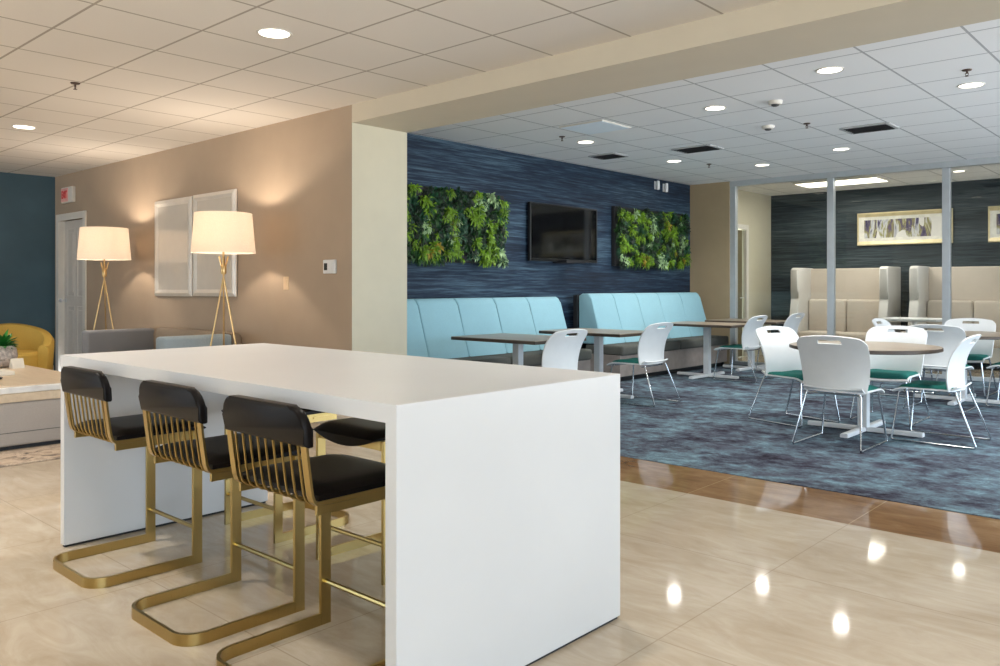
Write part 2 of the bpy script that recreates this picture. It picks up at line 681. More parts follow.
# unseen glazing on the right and behind the camera, invented to supply daylight
def added_window_wall(name, axis, at, cuts, thick, z0=.12, z1=2.5, top=H2):
    """cuts: solid from cuts[0] to cuts[1], glazed to cuts[2], solid to cuts[3] ..."""
    global n_win
    b = B()

    def bx(bb, u0, u1, t0, t1, za, zb, bev=0):
        lo = [0, 0, za]
        hi = [0, 0, zb]
        lo[axis], hi[axis] = sorted((at + t0, at + t1))
        lo[1 - axis], hi[1 - axis] = u0, u1
        bb.box(lo, hi, bev)
    for i in range(0, len(cuts), 2):
        bx(b, cuts[i], cuts[i + 1], 0, thick, 0, top)
    for i in range(1, len(cuts) - 1, 2):
        bx(b, cuts[i], cuts[i + 1], 0, thick, 0, z0)
        bx(b, cuts[i], cuts[i + 1], 0, thick, z1, top)
    S(b, name, M['cream'])
    for i in range(1, len(cuts) - 1, 2):
        n_win += 1
        wn = struct_root('window_%d' % n_win)  # unseen window added for its daylight
        u0, u1 = cuts[i], cuts[i + 1]
        b = B()
        m = thick * .5
        nm = max(1, round((u1 - u0) / 1.5))
        for k in range(nm + 1):
            u = u0 + .03 + (u1 - u0 - .06) * k / nm
            bx(b, u - .025, u + .025, m - .02, m + .04, z0, z1)
        for z in (z0 + .03, z1 - .03):
            bx(b, u0, u1, m - .02, m + .04, z - .03, z + .03)
        b.obj('window_frame', M['alu'], wn)
        c = [0, 0, (z0 + z1) / 2]
        c[axis] = at + thick * .9
        c[1 - axis] = (u0 + u1) / 2
        portal(c[0], c[1], c[2], z1 - z0, u1 - u0, (0, PI / 2, 0) if axis == 0 else (0, PI / 2, -PI / 2))


n_win = 1
added_window_wall('wall_right', 0, XR, [YN - .15, -6.3, -3.5, -3.3, -.3, 1.5, 2.7, YB], .15)  # windows here are invented as a daylight source
added_window_wall('wall_dining', 0, XD, [YB - .15, 5.0, 8.1, 8.3, 11.3, 12.1, 13.6, YR + .15], .15)  # unseen glazing added to light the dining area and rear room
S(B().box((XD, YB - .15, 0), (XR + .15, YB, H2)), 'wall_corner', M['cream'])
added_window_wall('wall_back', 1, YN, [XL, -11.9, -8.8, XR + .15], -.15, top=H1 + .1)  # unseen window added for light from behind

# baseboards
S(B().box((-11.03, YT - .015, 0), (XC, YT, .1), .004), 'baseboard_tan', M['trimw'])
S(B().box((XL, YN, 0), (XL + .015, YT - .02, .1), .004), 'baseboard_left', M['trimw'])

# door at the far end of the tan wall
d = struct_root('door_1')
x0, x1, zt, yd = -11.98, -11.14, 2.085, YT + .06
b = B().box((x0, yd, .01), (x1, yd + .04, zt), .002)
for za, zb in ((.16, .92), (1.06, 1.97)):
    for xa, xb in ((x0 + .12, (x0 + x1) / 2 - .05), ((x0 + x1) / 2 + .05, x1 - .12)):
        b.sweep([(xa, yd, za), (xb, yd, za), (xb, yd, zb), (xa, yd, zb)], [(-.018, -.008), (.018, -.008), (.006, .008), (-.006, .008)], up=(0, -1, 0), closed=True)
        b.box((xa + .05, yd - .009, za + .05), (xb - .05, yd + .002, zb - .05), .006)
b.obj('door_panel', M['doorp'], d)
b = B()
for xa, xb in ((x0 - .09, x0), (x1, x1 + .09)):
    b.box((xa, YT - .02, 0), (xb, YT + .002, zt + .09), .004)
b.box((x0, YT - .02, zt), (x1, YT + .002, zt + .09), .004)
for xa, xb in ((x0 - .008, x0 + .004), (x1 - .004, x1 + .008)):
    b.box((xa, YT, 0), (xb, YT + .3, zt))
b.obj('door_casing', M['trimw'], d)
b = B().lathe([(.005, 0), (.03, 0), (.03, .01), (.012, .02), (.012, .05), (.028, .06), (.03, .08), (.012, .09)], 16)
bmesh.ops.rotate(b.bm, verts=b.bm.verts[:], cent=(0, 0, 0), matrix=Matrix.Rotation(PI / 2, 3, 'X'))
bmesh.ops.translate(b.bm, verts=b.bm.verts[:], vec=(x0 + .07, yd, 1.0))
b.obj('door_knob', M['silver'], d, True)

# door in the side wall of the room behind the glass
d = struct_root('door_2')
B().box((-6.27, 12.02, .01), (-6.23, 12.93, 2.14), .002).obj('door_panel', M['olive'], d)
b = B()
for ya, yb in ((11.92, 12.01), (12.94, 13.03)):
    b.box((-6.19, ya, 0), (-6.155, yb, 2.23), .003)
b.box((-6.19, 12.01, 2.15), (-6.155, 12.94, 2.23), .003)
b.obj('door_casing', M['trimw'], d)
B().tube([(-6.22, 12.85, 1.0), (-6.17, 12.85, 1.0), (-6.17, 12.74, 1.0)], .009).obj('door_handle', M['silver'], d, True)

# glass partition
wn = struct_root('window_1')
posts = [-5.745, -4.27, -2.80, -1.33, .14, 1.55]
for x in posts:
    B().box((x - .045, YP, .05), (x + .045, YP + .09, 2.72), .004).obj('mullion', M['alu'], wn)
B().box((-5.79, YP - .005, 2.72), (XD, YP + .10, H2), .003).obj('header_rail', M['alu'], wn)
B().box((-5.79, YP - .005, 0), (XD, YP + .10, .05), .003).obj('floor_rail', M['alu'], wn)
for xa, xb in zip(posts, posts[1:]):
    B().box((xa + .045, YP + .04, .05), (xb - .045, YP + .05, 2.72)).obj('glass_pane', M['glass'], wn)


# ------------------------------------------------------------------ ceiling fittings
def downlight(x, y, H, label, r=.085, warm=True, lamp=True, k=1.0):
    t = thing('ceiling_light', label, 'ceiling light', (x, y, H), 0, 'recessed ceiling downlights')
    B().lathe([(r, -.004), (r + .012, -.006), (r + .016, 0), (r, 0)], 28, cap_lo=False, cap_hi=False).obj('trim_ring', M['trimw'], t, True)
    B().lathe([(.01, -.003), (r * .6, -.0035), (r, -.003), (r, -.0005), (.01, -.0005)], 28).obj('lens', M['lens'], t, True)
    if lamp:
        l = bpy.data.lights.new('downlight_beam', 'SPOT')
        l.energy = K_SPOT * k
        l.spot_size = math.radians(115 if warm else 160)
        l.spot_blend = 1.0
        l.shadow_soft_size = .07
        l.color = (1, .94, .86) if warm else (1, .97, .93)
        o = bpy.data.objects.new('downlight_beam', l)
        o.location = (0, 0, -.02)
        o.parent = t
        col.objects.link(o)
    return t


downlight(-4.275, 2.69, H1, 'large round downlight in the lounge ceiling above the white island', .09, k=1.2)
downlight(-8.55, 2.67, H1, 'round downlight in the lounge ceiling at far left near the teal wall', .09, k=1.5)
for x, y in ((-2.13, 2.69), (0, 2.69), (2.13, 2.69), (-6.4, .5), (-4.275, .5), (-2.13, .5), (0, .5), (-4.275, -1.7), (0, -1.7), (-8.55, -1.7)):  # unseen downlights added to brighten the lounge
    downlight(x, y, H1, 'added round lounge downlight, unseen', .09, k=3.0 if x < -3 else 1.0)
for x, y, lb in ((-2.255, 6.12, 'round downlight nearest the beam in the dining ceiling'),
                 (-1.59, 7.34, 'round downlight farthest right in the dining ceiling beside the sprinkler'),
                 (-3.50, 6.73, 'round dining downlight between the beam and the left dark vent'),
                 (-5.39, 7.34, 'round dining downlight nearest the left living wall beside the pale panel'),
                 (-5.37, 9.22, 'round dining downlight above the television just left of the left vent'),
                 (-4.68, 10.30, 'round dining downlight close to the glass partition above the khaki pier'),
                 (-3.455, 9.73, 'round dining downlight below the right dark vent near the glass')):
    downlight(x, y, H2, lb, .085, False, k=1.1)
for x, y in ((.3, 6.1), (.3, 8.0), (.3, 10)):  # unseen downlights added to brighten the dining area
    downlight(x, y, H2, 'added round dining downlight, unseen, on the right', .085, False, k=1.5)
downlight(-2.9, 12.7, H2, 'small round downlight in the room behind the glass, seen past the second post', .07, False)

# linear light behind the glass
t = thing('troffer_light', 'bright rectangular troffer light in the room behind the glass', 'ceiling light', (-4.5, 12.66, H2))
B().box((-.62, -.31, -.03), (.62, .31, 0), .006).obj('housing', M['trimw'], t)
B().box((-.59, -.28, -.036), (.59, .28, -.029), .003).obj('lens', M['lens_cool'], t)
l = bpy.data.lights.new('linear_glow', 'AREA')
l.shape = 'RECTANGLE'
l.size = 1.15
l.size_y = .54
l.energy = 36
l.color = (1, .96, .88)
o = bpy.data.objects.new('linear_glow', l)
o.location = (0, 0, -.06)
o.parent = t
col.objects.link(o)

# pale flush panel
t = thing('ceiling_panel', 'square pale blue flush panel in the dining ceiling over the left living wall', 'ceiling panel', (-4.81, 6.71, H2))
B().box((-.265, -.255, -.012), (.265, .255, 0), .003).obj('frame', M['trimw'], t)
B().box((-.25, -.24, -.015), (.25, .24, -.011)).obj('diffuser', M['panel'], t)


def vent(x, y, label, sx=.44, sy=.34):
    t = thing('ceiling_vent', label, 'air vent', (x, y, H2), 0, 'dark ceiling vents')
    b = B()
    for a in (-1, 1):
        b.box((a * sx / 2 - .02, -sy / 2, -.014), (a * sx / 2 + .02, sy / 2, 0), .003)
        b.box((-sx / 2, a * sy / 2 - .02, -.014), (sx / 2, a * sy / 2 + .02, 0), .003)
    b.obj('frame', M['ventf'], t)
    b = B()
    n = 6
    for k in range(n):
        yy = -sy / 2 + sy * (k + .5) / n
        b.box((-sx / 2 + .02, yy - .022, -.012), (sx / 2 - .02, yy + .022, -.008), rot=Matrix.Rotation(.5, 3, 'X'))
    b.obj('louvre', M['vent'], t)
    B().box((-sx / 2, -sy / 2, -.003), (sx / 2, sy / 2, 0)).obj('backing', M['dark'], t)


vent(-2.78, 8.62, 'dark slotted air vent on the right of the dining ceiling, the larger one')
vent(-4.68, 8.56, 'dark slotted air vent in the middle of the dining ceiling, the smaller one', .46, .34)
vent(-5.75, 8.3, 'small grey air vent near the feature wall above the television', .36, .3)


def sprinkler(x, y, H, label):
    t = thing('sprinkler', label, 'sprinkler', (x, y, H), 0, 'ceiling sprinklers')
    B().lathe([(.01, -.012), (.03, -.008), (.034, 0), (.01, 0)], 20).obj('escutcheon', M['sprk'], t, True)
    b = B().lathe([(.007, -.03), (.007, -.008)], 10)
    for a in (-1, 1):
        b.tube([(0, 0, -.02), (a * .011, 0, -.026), (a * .009, 0, -.038), (0, 0, -.046)], .0025, 6)
    b.obj('body', M['sprk'], t, True)
    B().lathe([(.004, -.05), (.014, -.049), (.014, -.046), (.004, -.045)], 16).obj('deflector', M['sprk'], t, True)


sprinkler(-6.42, 2.35, H1, 'small bronze sprinkler head in the lounge ceiling at upper left')
sprinkler(-1.50, 6.80, H2, 'dark sprinkler head at far right of the dining ceiling')
sprinkler(-3.16, 7.97, H2, 'dark sprinkler head in the dining ceiling left of the larger vent')
sprinkler(-5.38, 6.9, H2, 'dark sprinkler head beside the pale square ceiling panel')
sprinkler(-5.16, 9.75, H2, 'tiny dark sprinkler head above the right living wall')


def detector(x, y, H, label):
    t = thing('smoke_detector', label, 'detector', (x, y, H), 0, 'ceiling detectors')
    B().lathe([(.055, -.03), (.06, -.015), (.065, 0), (.02, 0)], 24).obj('housing', M['trimw'], t, True)
    B().lathe([(.02, -.046), (.032, -.04), (.034, -.03), (.01, -.03)], 20).obj('sensor', M['vent'], t, True)


detector(-2.985, 6.83, H2, 'round detector in the dining ceiling nearer the beam')
detector(-3.5, 7.84, H2, 'round detector in the dining ceiling left of the middle sprinkler')

# ------------------------------------------------------------------ island
isl = thing('bar_island', 'long white waterfall bar island with solid end panels on the marble floor', 'island', (-2.82, 1.9235, 0))
B().box((-1.135, -.5235, .826), (1.132, .5235, .877)).obj('countertop', M['white'], isl)
for x0, x1 in ((-1.18, -1.135), (1.132, 1.177)):
    b = B().box((x0, -.5235, .012), (x1, .5235, .877))
    out = x0 if x0 < 0 else x1
    es = [e for e in b.bm.edges if all(abs(v.co.x - out) < 1e-5 for v in e.verts) and not all(v.co.z < .1 for v in e.verts)]
    bmesh.ops.bevel(b.bm, geom=es, offset=.003, segments=2, profile=.5, affect='EDGES')
    b.obj('end_panel', M['white'], isl)
    B().box((x0 + .008, -.515, 0), (x1 - .008, .515, .013)).obj('plinth', M['gap'], isl)  # dark strip drawn as the shadow line under the panel

# ------------------------------------------------------------------ bar stools
SG = 'brass and black leather bar stools at the island'


def make_stool(label, loc):
    t = thing('bar_stool', label, 'bar stool', loc, 0, SG)
    hw = .222
    strip = [(-.006, -.02), (.006, -.02), (.006, .02), (-.006, .02)]
    path = [(-hw, .22, .02), (-hw, -.16, .02)] + [(x, y, .02) for x, y in arc(-hw + .08, -.16, .08, PI, 1.5 * PI, 8)][1:] \
        + [(x, y, .02) for x, y in arc(hw - .08, -.16, .08, 1.5 * PI, 2 * PI, 8)] + [(hw, .22, .02)]
    B().sweep(path, strip, up=(0, 0, 1)).obj('base', M['brass'], t, True)
    for sx in (-1, 1):
        B().box((sx * hw - .007, .178, .001), (sx * hw + .007, .22, .572), .0015).obj('leg', M['brass'], t)
    B().tube([(-hw, .2, .15), (hw, .2, .15)], .0095).obj('footrest', M['brass'], t, True)
    b = B()
    for sx in (-1, 1):
        b.box((sx * hw - .006 - sx * .013, -.14, .532), (sx * hw + .006 - sx * .013, .222, .572), .001)
    b.box((-hw + .01, .205, .532), (hw - .01, .217, .570), .001)
    b.obj('seat_frame', M['brass'], t)
    # seat cushion with rolled front
    nx, ny = 14, 12
    b = B()
    T, Bo = {}, {}
    for i in range(nx + 1):
        for j in range(ny + 1):
            u = -1 + 2 * i / nx
            v = j / ny
            x = u * .216 * (1 - .05 * max(0, v - .8) / .2)
            y = -.135 + v * .385
            rim = (1 - abs(u) ** 6) * (1 - (2 * v - 1) ** 12)
            roll = max(0, (v - .8) / .2)
            top = .588 + .022 * max(0, rim) ** .5 - .012 * roll ** 2
            bot = .573 - .003 * rim - .04 * roll ** 1.5 * (1 - u * u)
            T[i, j] = b.bm.verts.new((x, y + (.012 * (1 - u * u) * roll), top))
            Bo[i, j] = b.bm.verts.new((x, y, bot))
    for i in range(nx):
        for j in range(ny):
            b.bm.faces.new((T[i, j], T[i + 1, j], T[i + 1, j + 1], T[i, j + 1]))
            b.bm.faces.new((Bo[i, j], Bo[i, j + 1], Bo[i + 1, j + 1], Bo[i + 1, j]))
    for i in range(nx):
        b.bm.faces.new((T[i, 0], Bo[i, 0], Bo[i + 1, 0], T[i + 1, 0]))
        b.bm.faces.new((T[i, ny], T[i + 1, ny], Bo[i + 1, ny], Bo[i, ny]))
    for j in range(ny):
        b.bm.faces.new((T[0, j], T[0, j + 1], Bo[0, j + 1], Bo[0, j]))
        b.bm.faces.new((T[nx, j], Bo[nx, j], Bo[nx, j + 1], T[nx, j + 1]))
    b.obj('seat', M['leather'], t, True)

    def rod(x):
        p = [(x, -.178, .75), (x, -.171, .69), (x, -.163, .63), (x, -.157, .592)]
        p += [(x, y, z) for y, z in [(-.150, .574), (-.137, .562), (-.118, .556), (-.09, .554)]]
        p += [(x, .0, .553), (x, .06, .553)]
        return p
    for k in range(9):
        B().tube(rod(-.172 + .344 * k / 8), .0042, 6).obj('spindle', M['brass'], t, True)
    for sx in (-1, 1):
        B().sweep(rod(sx * .205)[:-1], [(-.014, -.004), (.014, -.004), (.014, .004), (-.014, .004)], up=(0, 1, 0.3)).obj('back_post', M['brass'], t)
    # padded backrest sleeve
    pts = [(-.225, .733), (.225, .733)] + arc(.225 - .065, .85 - .065, .065, 0, PI / 2, 7) + arc(-.225 + .065, .85 - .065, .065, PI / 2, PI, 7)
    b = B().prism(pts, 1, -.193, -.161, .011, 3)
    for v in b.bm.verts:
        v.co.y += -(v.co.z - .733) * .13 + .008 * (v.co.x / .235) ** 2
    b.obj('backrest', M['leather'], t, True)
    return t


stool = make_stool('brass bar stool with black back pad nearest the camera beside the island end panel', (-2.17, 1.51, 0))
dup(stool, (-2.775, 1.51, 0), 0, 'brass bar stool with black back pad in the middle of the near row of three')
dup(stool, (-3.54, 1.51, 0), 0, 'brass bar stool with black back pad farthest left in the near row of three')
dup(stool, (-2.75, 2.30, 0), PI, 'brass bar stool across the island, its black seat facing the camera')
dup(stool, (-3.53, 2.30, 0), PI, 'brass bar stool across the island, half hidden behind the middle near stool')

# ------------------------------------------------------------------ banquettes
BG = 'aqua banquettes on the feature wall'


def banquette(label, seams, zt, endboard):
    y0, y1 = seams[0], seams[-1]
    t = thing('banquette', label, 'banquette', (XF + .35, (y0 + y1) / 2, 0), 0, BG)
    ox, oy = t.location.x, t.location.y

    def X(v):
        return v - ox
    for a, c in zip(seams, seams[1:]):
        prof = [(X(-5.92), .46), (X(-6.10), zt - .07), (X(-6.125), zt - .02), (X(-6.16), zt), (X(-6.25), zt), (X(-6.30), zt - .03), (X(-6.30), .46)]
        B().prism(prof, 1, a + .003 - oy, c - .003 - oy, .022, 3).obj('back_cushion', M['aqua'], t, True)
    n = 2
    for k in range(n):
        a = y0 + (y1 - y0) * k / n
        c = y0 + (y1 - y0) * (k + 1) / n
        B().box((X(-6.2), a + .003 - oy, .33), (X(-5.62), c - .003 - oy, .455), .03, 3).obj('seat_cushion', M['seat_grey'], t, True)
    B().box((X(-6.3), y0 - oy, .07), (X(-5.66), y1 - oy, .335), .004).obj('base', M['taupe'], t)
    B().box((X(-6.3), y0 + .02 - oy, .004), (X(-5.74), y1 - .02 - oy, .07)).obj('plinth', M['dark'], t)
    b = B().box((X(-6.36), y0 - oy - (.03 if endboard else 0), .004), (X(-6.3), y1 - oy, zt - .02), .004)
    b.obj('back_board', M['dark'], t)
    for yy in (y0 + .03, y1 - .06):
        B().box((X(-5.72), yy - oy, .004), (X(-5.69), yy + .03 - oy, .075)).obj('leg', M['dark'], t)


banquette('aqua channel-back banquette under the left living wall, partly behind the cream column', [4.92, 5.48, 6.04, 6.63, 7.20, 7.80], 1.065, False)
banquette('aqua channel-back banquette under the right living wall with a dark end board', [8.42, 8.94, 9.50, 10.06, 10.66, 11.25], 1.10, True)

# ------------------------------------------------------------------ dining tables
TG = 'dining tables with white cross bases'


def cross_base(t, arm, h):
    b = B()
    prof = [(-.03, 0.0), (.03, 0.0), (.03, .022), (.02, .032), (-.02, .032), (-.03, .022)]
    b.sweep([(-arm, 0, .008), (arm, 0, .008)], prof, up=(0, 0, 1))
    b.sweep([(0, -arm, .0085), (0, arm, .0085)], prof, up=(0, 0, 1))
    for x, y in ((-arm + .03, 0), (arm - .03, 0), (0, -arm + .03), (0, arm - .03)):
        b.lathe([(.016, 0.004), (.016, .01)], 12, (x, y, 0))
    b.obj('cross_base', M['base'], t)
    B().box((-.038, -.038, .035), (.038, .038, h), .006).obj('pedestal', M['base'], t)
    B().box((-.2, -.03, h - .02), (.2, .03, h), .004).obj('top_bracket', M['dark'], t)


def rect_table(label, x, y, sx=.96, sy=.76):
    t = thing('dining_table', label, 'table', (x, y, .004), 0, TG)
    cross_base(t, .43, .672)
    B().box((-sx / 2 + .003, -sy / 2 + .003, .693), (sx / 2 - .003, sy / 2 - .003, .704)).obj('tabletop', M['table'], t)
    B().box((-sx / 2, -sy / 2, .672), (sx / 2, sy / 2, .7), .004).obj('table_edge', M['edge'], t)
    return t


tb = rect_table('rectangular wood-topped table at the left banquette nearest the white island', -5.11, 5.87, 1.06)
dup(tb, (-5.15, 7.25, .004), 0, 'rectangular wood-topped table second along the banquettes, behind the second white chair')
dup(tb, (-5.17, 9.72, .004), 0, 'rectangular wood-topped table in the middle of the right banquette, its white pedestal in full view')
dup(tb, (-5.17, 11.02, .004), 0, 'rectangular wood-topped table at the far end by the glass and khaki pier')


def round_table(label, x, y, r):
    t = thing('round_table', label, 'table', (x, y, .004), 0, TG)
    cross_base(t, .45, .672)
    B().lathe([(r - .02, .693), (r - .004, .704), (.02, .704)], 56).obj('tabletop', M['table'], t, True)
    B().lathe([(r - .02, .672), (r, .678), (r, .699), (r - .006, .703), (r - .03, .7)], 56).obj('table_edge', M['edge'], t, True)
    return t


rt = round_table('round wood-topped table in front, ringed by four white chairs', -2.28, 6.93, .575)
dup(rt, (-2.12, 9.42, .004), 0, 'round wood-topped table farther back by the glass partition')

# ------------------------------------------------------------------ white cafe chairs
CG = 'white plastic cafe chairs with teal seats'


def make_chair(label, loc, rz):
    t = thing('cafe_chair', label, 'chair', loc, rz, CG)

    def back(u, v):
        hw = .228 + .03 * math.sin(min(1, v * 1.3) * PI / 2)
        if v > .82:
            hw -= .045 * ((v - .82) / .18) ** 2.5
        z = .402 + .423 * v - .018 * max(0, v - .7) / .3 * u * u
        y = -.208 + .03 * math.sin(v * PI * .8) - .12 * max(0, v) ** 2.2 + .05 * (u * u) * (1 - .35 * v)
        return (u * hw, y, z)

    def hole(u, v):
        return .86 < v < .935 and abs(u) < .36
    B().shell(back, 24, 28, .011, hole).obj('backrest', M['plastic'], t, True)

    def pan(u, v):
        hw = .215 + .015 * v
        z = .398 + .012 * u * u - .03 * max(0, (v - .78) / .22) ** 2 + .03 * max(0, (.15 - v) / .15) ** 2
        return (u * hw, -.215 + .45 * v, z)
    B().shell(pan, 12, 14, .012).obj('seat_shell', M['plastic'], t, True)
    b = B()
    nx = ny = 12
    T, Bo = {}, {}
    for i in range(nx + 1):
        for j in range(ny + 1):
            u = -1 + 2 * i / nx
            v = j / ny
            px, py, pz = pan(u * .94, .05 + .9 * v)
            rim = (1 - abs(u) ** 8) * (1 - abs(2 * v - 1) ** 8)
            T[i, j] = b.bm.verts.new((px, py, pz + .010 + .026 * rim))
            Bo[i, j] = b.bm.verts.new((px, py, pz + .005))
    for i in range(nx):
        for j in range(ny):
            b.bm.faces.new((T[i, j], T[i + 1, j], T[i + 1, j + 1], T[i, j + 1]))
            b.bm.faces.new((Bo[i, j], Bo[i, j + 1], Bo[i + 1, j + 1], Bo[i + 1, j]))
    for i in range(nx):
        b.bm.faces.new((T[i, 0], Bo[i, 0], Bo[i + 1, 0], T[i + 1, 0]))
        b.bm.faces.new((T[i, ny], T[i + 1, ny], Bo[i + 1, ny], Bo[i, ny]))
    for j in range(ny):
        b.bm.faces.new((T[0, j], T[0, j + 1], Bo[0, j + 1], Bo[0, j]))
        b.bm.faces.new((T[nx, j], Bo[nx, j], Bo[nx, j + 1], T[nx, j + 1]))
    b.obj('seat_cushion', M['teal_seat'], t, True)
    for sx in (-1, 1):
        x1_, x2_ = sx * .19, sx * .245
        B().tube([(x1_, -.2, .40), (sx * .2, -.205, .375), (x2_, -.34, .02), (x2_, -.335, .009), (x2_, -.31, .008),
                  (x2_, .2, .008), (x2_, .225, .009), (x2_, .232, .02), (sx * .2, .19, .372), (x1_, .17, .384)], .0075, 8).obj('sled_leg', M['chrome'], t, True)
    for y in (-.16, .15):
        B().tube([(-.2, y, .383), (.2, y, .383)], .007).obj('cross_bar', M['chrome'], t, True)
    return t


ch = make_chair('white chair seen from behind in front of the near round table', (-2.235, 6.33, .004), 0)
E_ = -PI / 2   # faces +X
W_ = PI / 2    # faces -X
for x, y, rz, lb in (
        (-1.76, 6.93, W_, 'white chair in profile at the right of the near round table, teal seat facing left'),
        (-2.86, 7.02, E_ - .3, 'white chair at the left of the near round table, turned towards the camera'),
        (-2.31, 7.66, PI, 'white chair facing the camera across the near round table'),
        (-4.46, 5.50, W_, 'white chair at the first banquette table, cut off by the island top'),
        (-4.58, 7.15, W_, 'white chair standing free at the second banquette table in front of the aqua benches'),
        (-4.72, 9.72, W_, 'white chair at the third banquette table below the khaki pier'),
        (-4.76, 11.02, W_, 'white chair at the last table against the glass, behind the third banquette chair'),
        (-2.15, 8.75, 0, 'white chair with its back to the camera at the rear round table'),
        (-2.72, 9.6, E_, 'white chair at the left of the rear round table, only its top showing'),
        (-2.25, 10.1, PI, 'white chair facing the camera across the rear round table near the glass'),
        (-1.62, 9.42, W_, 'white chair at the right of the rear round table, cut off by the picture edge')):
    dup(ch, (x, y, .004), rz, lb)

# ------------------------------------------------------------------ feature wall
LEAVES = ['leaf_deep', 'leaf_mid', 'leaf_lime', 'leaf_pale', 'leaf_blue', 'leaf_ochre']


def living_wall(label, y0, y1, z0, z1, seed):
    rnd = random.Random(seed)
    t = thing('living_wall', label, 'plant wall', (XF, (y0 + y1) / 2, (z0 + z1) / 2), 0, 'green living wall panels')
    hy, hz = (y1 - y0) / 2, (z1 - z0) / 2
    B().box((0.002, -hy + .03, -hz + .03), (.06, hy - .03, hz - .03), .004).obj('backing', M['dark'], t)
    b = B()
    n = 620
    for k in range(n):
        cy = rnd.uniform(-hy + .05, hy - .05)
        cz = rnd.uniform(-hz + .05, hz - .05)
        # plants of a kind grow in patches
        f1 = mnoise.noise(Vector((cy * 5.0, cz * 5.0, seed)))
        f2 = mnoise.noise(Vector((cy * 4.5 + 20, cz * 4.5, seed)))
        if f1 > .10:
            kind = rnd.choices((2, 1, 5), (8, 4, .25))[0]
        elif f2 > .28:
            kind = rnd.choices((3, 4), (5, 5))[0]
        else:
            kind = rnd.choices((0, 1, 4, 2), (10, 7, 5, .8))[0]
        nl = rnd.randint(12, 20)
        ln = rnd.uniform(.05, .10)
        wd = ln * rnd.uniform(.16, .30)
        depth = rnd.uniform(.05, .10) + (.02 if kind in (2, 3, 5) else 0)
        for i in range(nl):
            a = 2 * PI * i / nl + rnd.uniform(-.4, .4)
            dy, dz = math.cos(a), math.sin(a)
            out = rnd.uniform(.1, 1.3)
            d_ = Vector((out, dy, dz)).normalized()
            side = d_.cross(Vector((1, rnd.uniform(-.4, .4), rnd.uniform(-.4, .4)))).normalized()
            p0 = Vector((depth, cy, cz))
            L = ln * rnd.uniform(.7, 1.2)
            m1 = p0 + d_ * L * .4 + Vector((.012, 0, 0))
            m2 = p0 + d_ * L * .75 + Vector((.006, 0, -.01))
            tip = p0 + d_ * L + Vector((-.01, 0, -.025))
            for q in (m1, m2, tip):
                q.y = max(-hy - .03, min(hy + .03, q.y))
                q.z = max(-hz - .03, min(hz + .03, q.z))
                q.x = max(.03, q.x)
            vs = [b.bm.verts.new(q) for q in (p0, m1 + side * wd * .5, m1 - side * wd * .5, m2 + side * wd * .42, m2 - side * wd * .42, tip)]
            for f in ((0, 1, 2), (1, 3, 4, 2), (3, 5, 4)):
                b.bm.faces.new([vs[x] for x in f]).material_index = kind
    b.obj('foliage', [M[x] for x in LEAVES], t)


living_wall('lush green living wall on the left of the television beside the cream column', 5.10, 7.13, 1.425, 2.285, 3)
living_wall('lush green living wall on the right of the television by the khaki pier', 9.36, 11.36, 1.445, 2.335, 11)

tv = thing('television', 'black wall-mounted television between the two living walls', 'television', (XF, 8.26, 1.865))
B().box((.03, -.70, -.36), (.075, .70, .36), .006).obj('bezel', M['tv'], tv)
B().box((.0745, -.675, -.325), (.077, .675, .34)).obj('screen', M['screen'], tv)
B().box((0, -.2, -.15), (.032, .2, .15)).obj('wall_mount', M['dark'], tv)
B().lathe([(.022, 0), (.022, .003), (.004, .004)], 20, (0, 0, 0)).obj('maker_mark', M['silver'], tv, True)
mk = tv.children[-1]
mk.rotation_euler = (0, PI / 2, 0)
mk.location = (.075, .03, -.343)

for y, z, lb in ((10.54, 2.70, 'small white wall spot fitting high on the navy wall, the left of two'),
                 (10.78, 2.685, 'small white wall spot fitting high on the navy wall, the right of two')):
    t = thing('wall_fitting', lb, 'wall fitting', (XF, y, z), 0, 'white fittings above the right living wall')
    B().box((.001, -.03, -.06), (.012, .03, .06), .003).obj('back_plate', M['base'], t)
    B().lathe([(.015, -.07), (.024, -.065), (.027, 0), (.024, .06), (.01, .065)], 16, (.05, 0, 0)).obj('body', M['base'], t, True)

# ------------------------------------------------------------------ room behind the glass
OG = 'oatmeal high-back booth sofas'


def booth(label, x0, x1):
    cx = (x0 + x1) / 2
    hw = (x1 - x0) / 2
    t = thing('booth_sofa', label, 'sofa', (cx, 13.5, 0), 0, OG)
    B().box((-hw + .05, .22, .12), (hw - .05, .34, 1.49), .03, 3).obj('back_panel', M['booth'], t, True)
    prof = [(-.40, .10), (.34, .10), (.34, 1.50), (-.28, 1.50), (-.33, 1.46), (-.33, 1.10), (-.27, 1.00), (-.34, .90), (-.40, .55)]
    for sx in (-1, 1):
        a, c = sorted((sx * hw, sx * (hw - .13)))
        B().prism(prof, 0, a, c, .025, 3).obj('wing', M['booth_side'], t, True)
    for sx in (-1, 1):
        a, c = sorted((0, sx * (hw - .135)))
        b = B().box((a + .004, .06, .42), (c - .004, .225, .98), .04, 3)
        b.obj('back_cushion', M['booth'], t, True)
        B().box((a + .004, -.36, .32), (c - .004, .07, .46), .035, 3).obj('seat_cushion', M['booth'], t, True)
    B().box((-hw + .12, -.34, .10), (hw - .12, .24, .325), .01).obj('base', M['booth_side'], t)
    for x in (-hw + .05, hw - .05):
        for y in (-.33, .28):
            B().lathe([(.018, 0), (.022, .11)], 10, (x, y, 0)).obj('leg', M['dark'], t)


booth('high-back oatmeal booth sofa behind the glass, the whole one on the left', -5.50, -3.98)
booth('high-back oatmeal booth sofa behind the glass, the right one cut by the picture edge', -3.68, -2.15)


